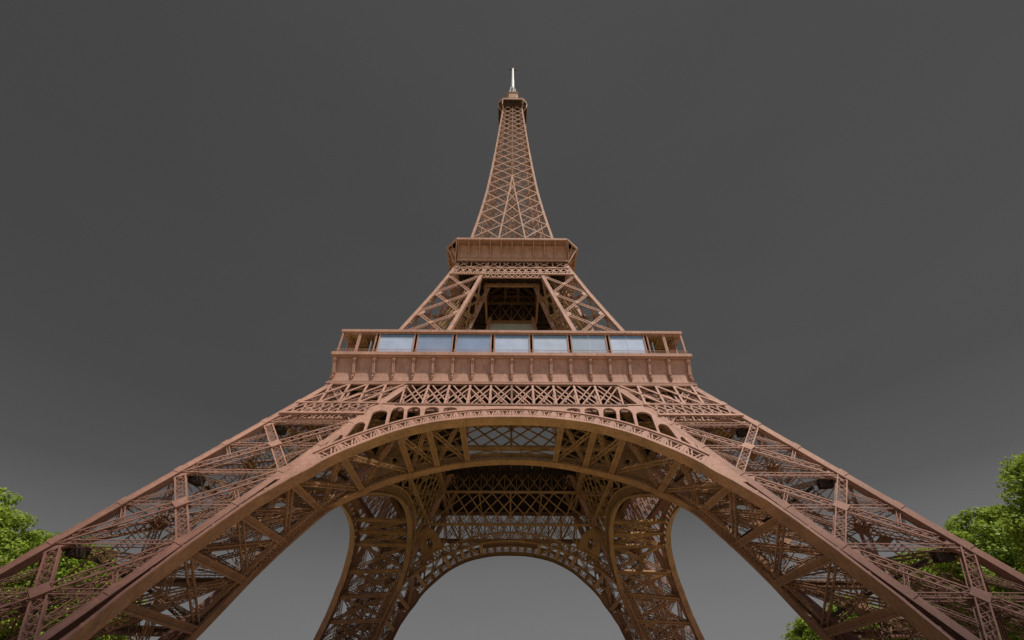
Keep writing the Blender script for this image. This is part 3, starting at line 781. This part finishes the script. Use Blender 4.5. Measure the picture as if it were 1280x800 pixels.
for sx in (-1, 1):
    for sy in (-1, 1): si.lat((sx * 2.3, sy * 2.3, 112), (sx * 2.0, sy * 2.0, 250), .5, .5, V(0, -1, 0), .09, cell=1.6)
for z in np.arange(114, 248, 2.2):
    for sx, sy, ex, ey in ((-1, -1, 1, -1), (1, -1, 1, 1), (1, 1, -1, 1), (-1, 1, -1, -1)):
        si.beam((sx * 2.2, sy * 2.2, z), (ex * 2.2, ey * 2.2, z + 1.6), .16, .14, V(0, -1, 0)); si.beam((ex * 2.2, ey * 2.2, z), (sx * 2.2, sy * 2.2, z + 1.6), .1, .1, V(0, -1, 0))
for z in NZ[1:-1]:
    wz = ws(z) - .5
    for sx, sy in ((1, 1), (1, -1)): si.beam((-wz * sx, -wz * sy, z), (wz * sx, wz * sy, z), .16, .2, UP)
si.build('lift_shaft', M_SHADED, SP)

# ---- summit
def octo(w_, c_, z): return [(w_ - c_, -w_, z), (w_, -w_ + c_, z), (w_, w_ - c_, z), (w_ - c_, w_, z), (-w_ + c_, w_, z), (-w_, w_ - c_, z), (-w_, -w_ + c_, z), (-w_ + c_, -w_, z)]
WS = 7.7
sm = MB(); sm.poly(octo(WS, 2.4, 251.6), UP, .9)
for k in range(8):
    a = V(octo(WS - .1, 2.4, 251.2)[k]); b = V(octo(5.1, .6, 243.0)[k]); m = (a + b) / 2 + unit(V(a[0], a[1], 0)) * 1.0 + V(0, 0, -.4)
    sm.beam(a, m, .28, .28, UP); sm.beam(m, b, .28, .28, UP)
    b2_ = V(octo(5.2, .6, 248.0)[k]); sm.beam(a, b2_, .2, .2, UP)
    p = V(octo(WS, 2.4, 252)[k]); q2 = V(octo(WS, 2.4, 252)[(k + 1) % 8])
    for z in (253.1, 252.6): sm.beam(p + V(0, 0, z - 252), q2 + V(0, 0, z - 252), .12, .12, UP)
    for f in np.linspace(0, 1, 5): sm.beam(p + (q2 - p) * f, p + (q2 - p) * f + V(0, 0, 1.1), .1, .1, V(0, 1, 0))
SM = sm.build('summit_platform', M_OUT, ROOT); SM.location = (0, 0, 2.6)
un = MB(); un.poly(octo(WS - .15, 2.35, 250.9), UP, .4); un.poly(octo(6.6, 1.6, 248.6), UP, .2)
un.build('platform_underside', M_DARK, SM)
cb = MB(); cb.poly(octo(5.0, 1.4, 254.2), UP, 4.4); cb.poly(octo(5.3, 1.5, 256.7), UP, .6); cb.poly(octo(3.0, .9, 264.5), UP, 15.0); cb.poly(octo(3.4, 1.0, 272.2), UP, .5)
for k in range(9):
    a = k * .7 + .2; cb.beam((5.0 * math.cos(a), 5.0 * math.sin(a), 256.8), (5.2 * math.cos(a), 5.2 * math.sin(a), 258.5 + (k * 7 % 4)), .25, .25, V(0, 1, 0))
CB = cb.build('summit_cabin', M_SHADED, SM)
for k in range(8):                                             # dark window band of the cabin
    a, b = V(octo(5.06, 1.42, 254.6)[k]), V(octo(5.06, 1.42, 254.6)[(k + 1) % 8]); wn = MB(); wn.beam(a + (b - a) * .08, b - (b - a) * .08, 1.3, .1, V(a[0] + b[0], a[1] + b[1], 0)); wn.build('cabin_window', M_DARK, CB)
for k in range(4):
    eq = MB(); a = k * math.pi / 2 + math.pi / 4; x, y = 7.6 * math.cos(a) * 1.1, 7.6 * math.sin(a) * 1.1
    eq.beam((x * .86, y * .86, 252), (x, y, 253.4), .2, .2, V(0, 0, 1)); eq.beam((x, y, 252.4), (x * 1.05, y * 1.05, 254.3), .55, .3, V(1, 0, 0))
    eq.build('aerial', M_WHITE, SM)
an = MB(); an.lathe((0, 0, 273), [(1.7, 0), (1.7, 6), (1.3, 8), (1.3, 11), (1.05, 12), (.95, 28), (.8, 29), (.72, 46)], 12)
for z, r in ((279, 2.1), (282.5, 1.9), (286, 1.7)):
    an.lathe((0, 0, z), [(r, -.2), (r, .2)], 12)
    for k in range(6): an.beam((r * math.cos(k), r * math.sin(k), z - 1.5), (r * math.cos(k), r * math.sin(k), z + 1.5), .35, .3, V(0, 1, 0))
AN = an.build('antenna', M_WHITE, ROOT)
tp = MB(); tp.beam((-1.5, -.4, 318.0), (.3, 0, 319.4), 1.0, .8, UP); tp.beam((.1, 0, 318.8), (1.5, .4, 319.8), 1.4, 1.4, UP)
tp.build('antenna_head', M_DARK, AN)

# ------------------------------------------------------------------ trees
def leaf_cloud(name, H, rx, m, seed, nclump=150, per=170, leaf=.42):
    r = np.random.default_rng(seed)
    base = H * .22
    C = []
    while len(C) < nclump:
        p = r.uniform(-1, 1, 3); d = np.linalg.norm(p)
        if d > 1 or r.random() > d ** 1.2 + .1: continue
        th = math.atan2(p[1], p[0]); bump = 1 + .10 * math.sin(3 * th + seed) + .08 * math.sin(7 * p[2] + 2 * th)
        taper = 1.0 - .25 * max(0, p[2])
        C.append((p[0] * rx * bump * taper, p[1] * rx * bump * taper, base + (H - base) * (p[2] + 1) / 2))
    C = np.array(C); rad = r.uniform(.7, 2.0, len(C))
    d = r.normal(size=(len(C), per, 3)); d /= np.linalg.norm(d, axis=2)[:, :, None]
    P = C[:, None, :] + d * (rad[:, None, None] * r.uniform(.35, 1.0, (len(C), per, 1)) ** .6) * np.array([1, 1, .75]); P = P.reshape(-1, 3); n = len(P)
    a = r.normal(size=(n, 3)); a /= np.linalg.norm(a, axis=1)[:, None]
    nrm = d.reshape(-1, 3) * .6 + np.array([0, 0, .5]) + r.normal(size=(n, 3)) * .5
    b = np.cross(nrm, a); b /= np.linalg.norm(b, axis=1)[:, None] + 1e-9; a = np.cross(b, nrm); a /= np.linalg.norm(a, axis=1)[:, None] + 1e-9
    s_ = (leaf * r.uniform(.6, 1.3, n))[:, None]
    vs = np.stack([P - a * s_ * .5, P + b * s_ * .34, P + a * s_ * .6, P - b * s_ * .34], 1).reshape(-1, 3)
    me = bpy.data.meshes.new(name); me.vertices.add(4 * n); me.vertices.foreach_set('co', vs.ravel())
    me.loops.add(4 * n); me.loops.foreach_set('vertex_index', np.arange(4 * n)); me.polygons.add(n)
    me.polygons.foreach_set('loop_start', np.arange(n) * 4); me.polygons.foreach_set('loop_total', np.full(n, 4)); me.update(); me.validate()
    me.materials.append(m); return me, C
def trunk_mesh(H, C, seed):
    mb = MB(); r = random.Random(seed)
    def limb(P, Q, r0, r1, seg=7, steps=5):
        P, Q = V(P), V(Q); t = unit(Q - P); u = unit(np.cross(t, V(.3, 1, .1))); v = np.cross(t, u); vs = []
        for i in range(steps + 1):
            f = i / steps; c = P + (Q - P) * f + u * math.sin(f * 3.1) * r0 * .5 + V(0, 0, math.sin(f * 3.1) * r0 * .8); rr = r0 + (r1 - r0) * f
            for k in range(seg): a = 2 * math.pi * k / seg; vs.append(c + u * math.cos(a) * rr + v * math.sin(a) * rr)
        mb.add(vs, [(i * seg + k, i * seg + (k + 1) % seg, (i + 1) * seg + (k + 1) % seg, (i + 1) * seg + k) for i in range(steps) for k in range(seg)])
    limb((0, 0, -.1), (.2, .1, H * .8), .55, .12, 10, 8)
    for i in range(0, len(C), 6):
        c = C[i]; z0 = min(H * .7, max(H * .15, c[2] * .6)); limb((.1, .05, z0), c, .2, .04)
    return mb
protos = []
for i, (H, rx) in enumerate(((31, 10), (27, 9.5), (23, 8.5))):
    me, C = leaf_cloud('crown', H, rx, M_LEAF, 11 + i * 5, nclump=420, per=130, leaf=.46)
    tm = trunk_mesh(H, C, i).build('trunk', M_BARK); tm2 = tm.data; bpy.data.objects.remove(tm); protos.append((me, tm2))
def tree(x, y, kind, rz, sc_, label):
    t = bpy.data.objects.new('broadleaf_tree', None); COL.objects.link(t); t.location = (x, y, 0); t.rotation_euler = (0, 0, rz); t.scale = (sc_,) * 3
    tag(t, label, 'tree', 'green trees beside the tower')
    for nm, me in (('crown', protos[kind][0]), ('trunk', protos[kind][1])):
        o = bpy.data.objects.new(nm, me); COL.objects.link(o); o.parent = t
def pol(azd, dist): return .5 + dist * math.sin(R(azd)), -105.1 + dist * math.cos(R(azd))
TREES = [
    (52.6, 97, 0, .3, 1.06, 'tallest bright green tree, at the right edge above the tower leg'),
    (46.0, 114, 1, 2.1, 1.12, 'leafy green tree just left of the tallest tree at the right edge, behind the leg'),
    (40.5, 122, 1, 4.0, 1.02, 'green tree seen through the lower bracing of the right leg'),
    (33.5, 126, 2, .8, .94, 'low green tree at the bottom of the picture, inside the curve of the right leg'),
    (30.2, 128, 2, 2.6, .82, 'smallest green tree peeping up under the right side of the arch'),
    (-50.0, 97, 1, 1.2, .99, 'tall green tree at the left edge, rising above the tower leg'),
    (-43.4, 110, 2, 3.1, 1.12, 'green tree behind the lowest strut of the left leg'),
    (-40.5, 122, 2, 5.0, 1.06, 'green tree furthest from the left edge, low behind the left leg'),
]
for azd, dist, kd, rz, sc_, lb in TREES:
    x, y = pol(azd, dist); tree(x, y, kd, rz, sc_, lb)
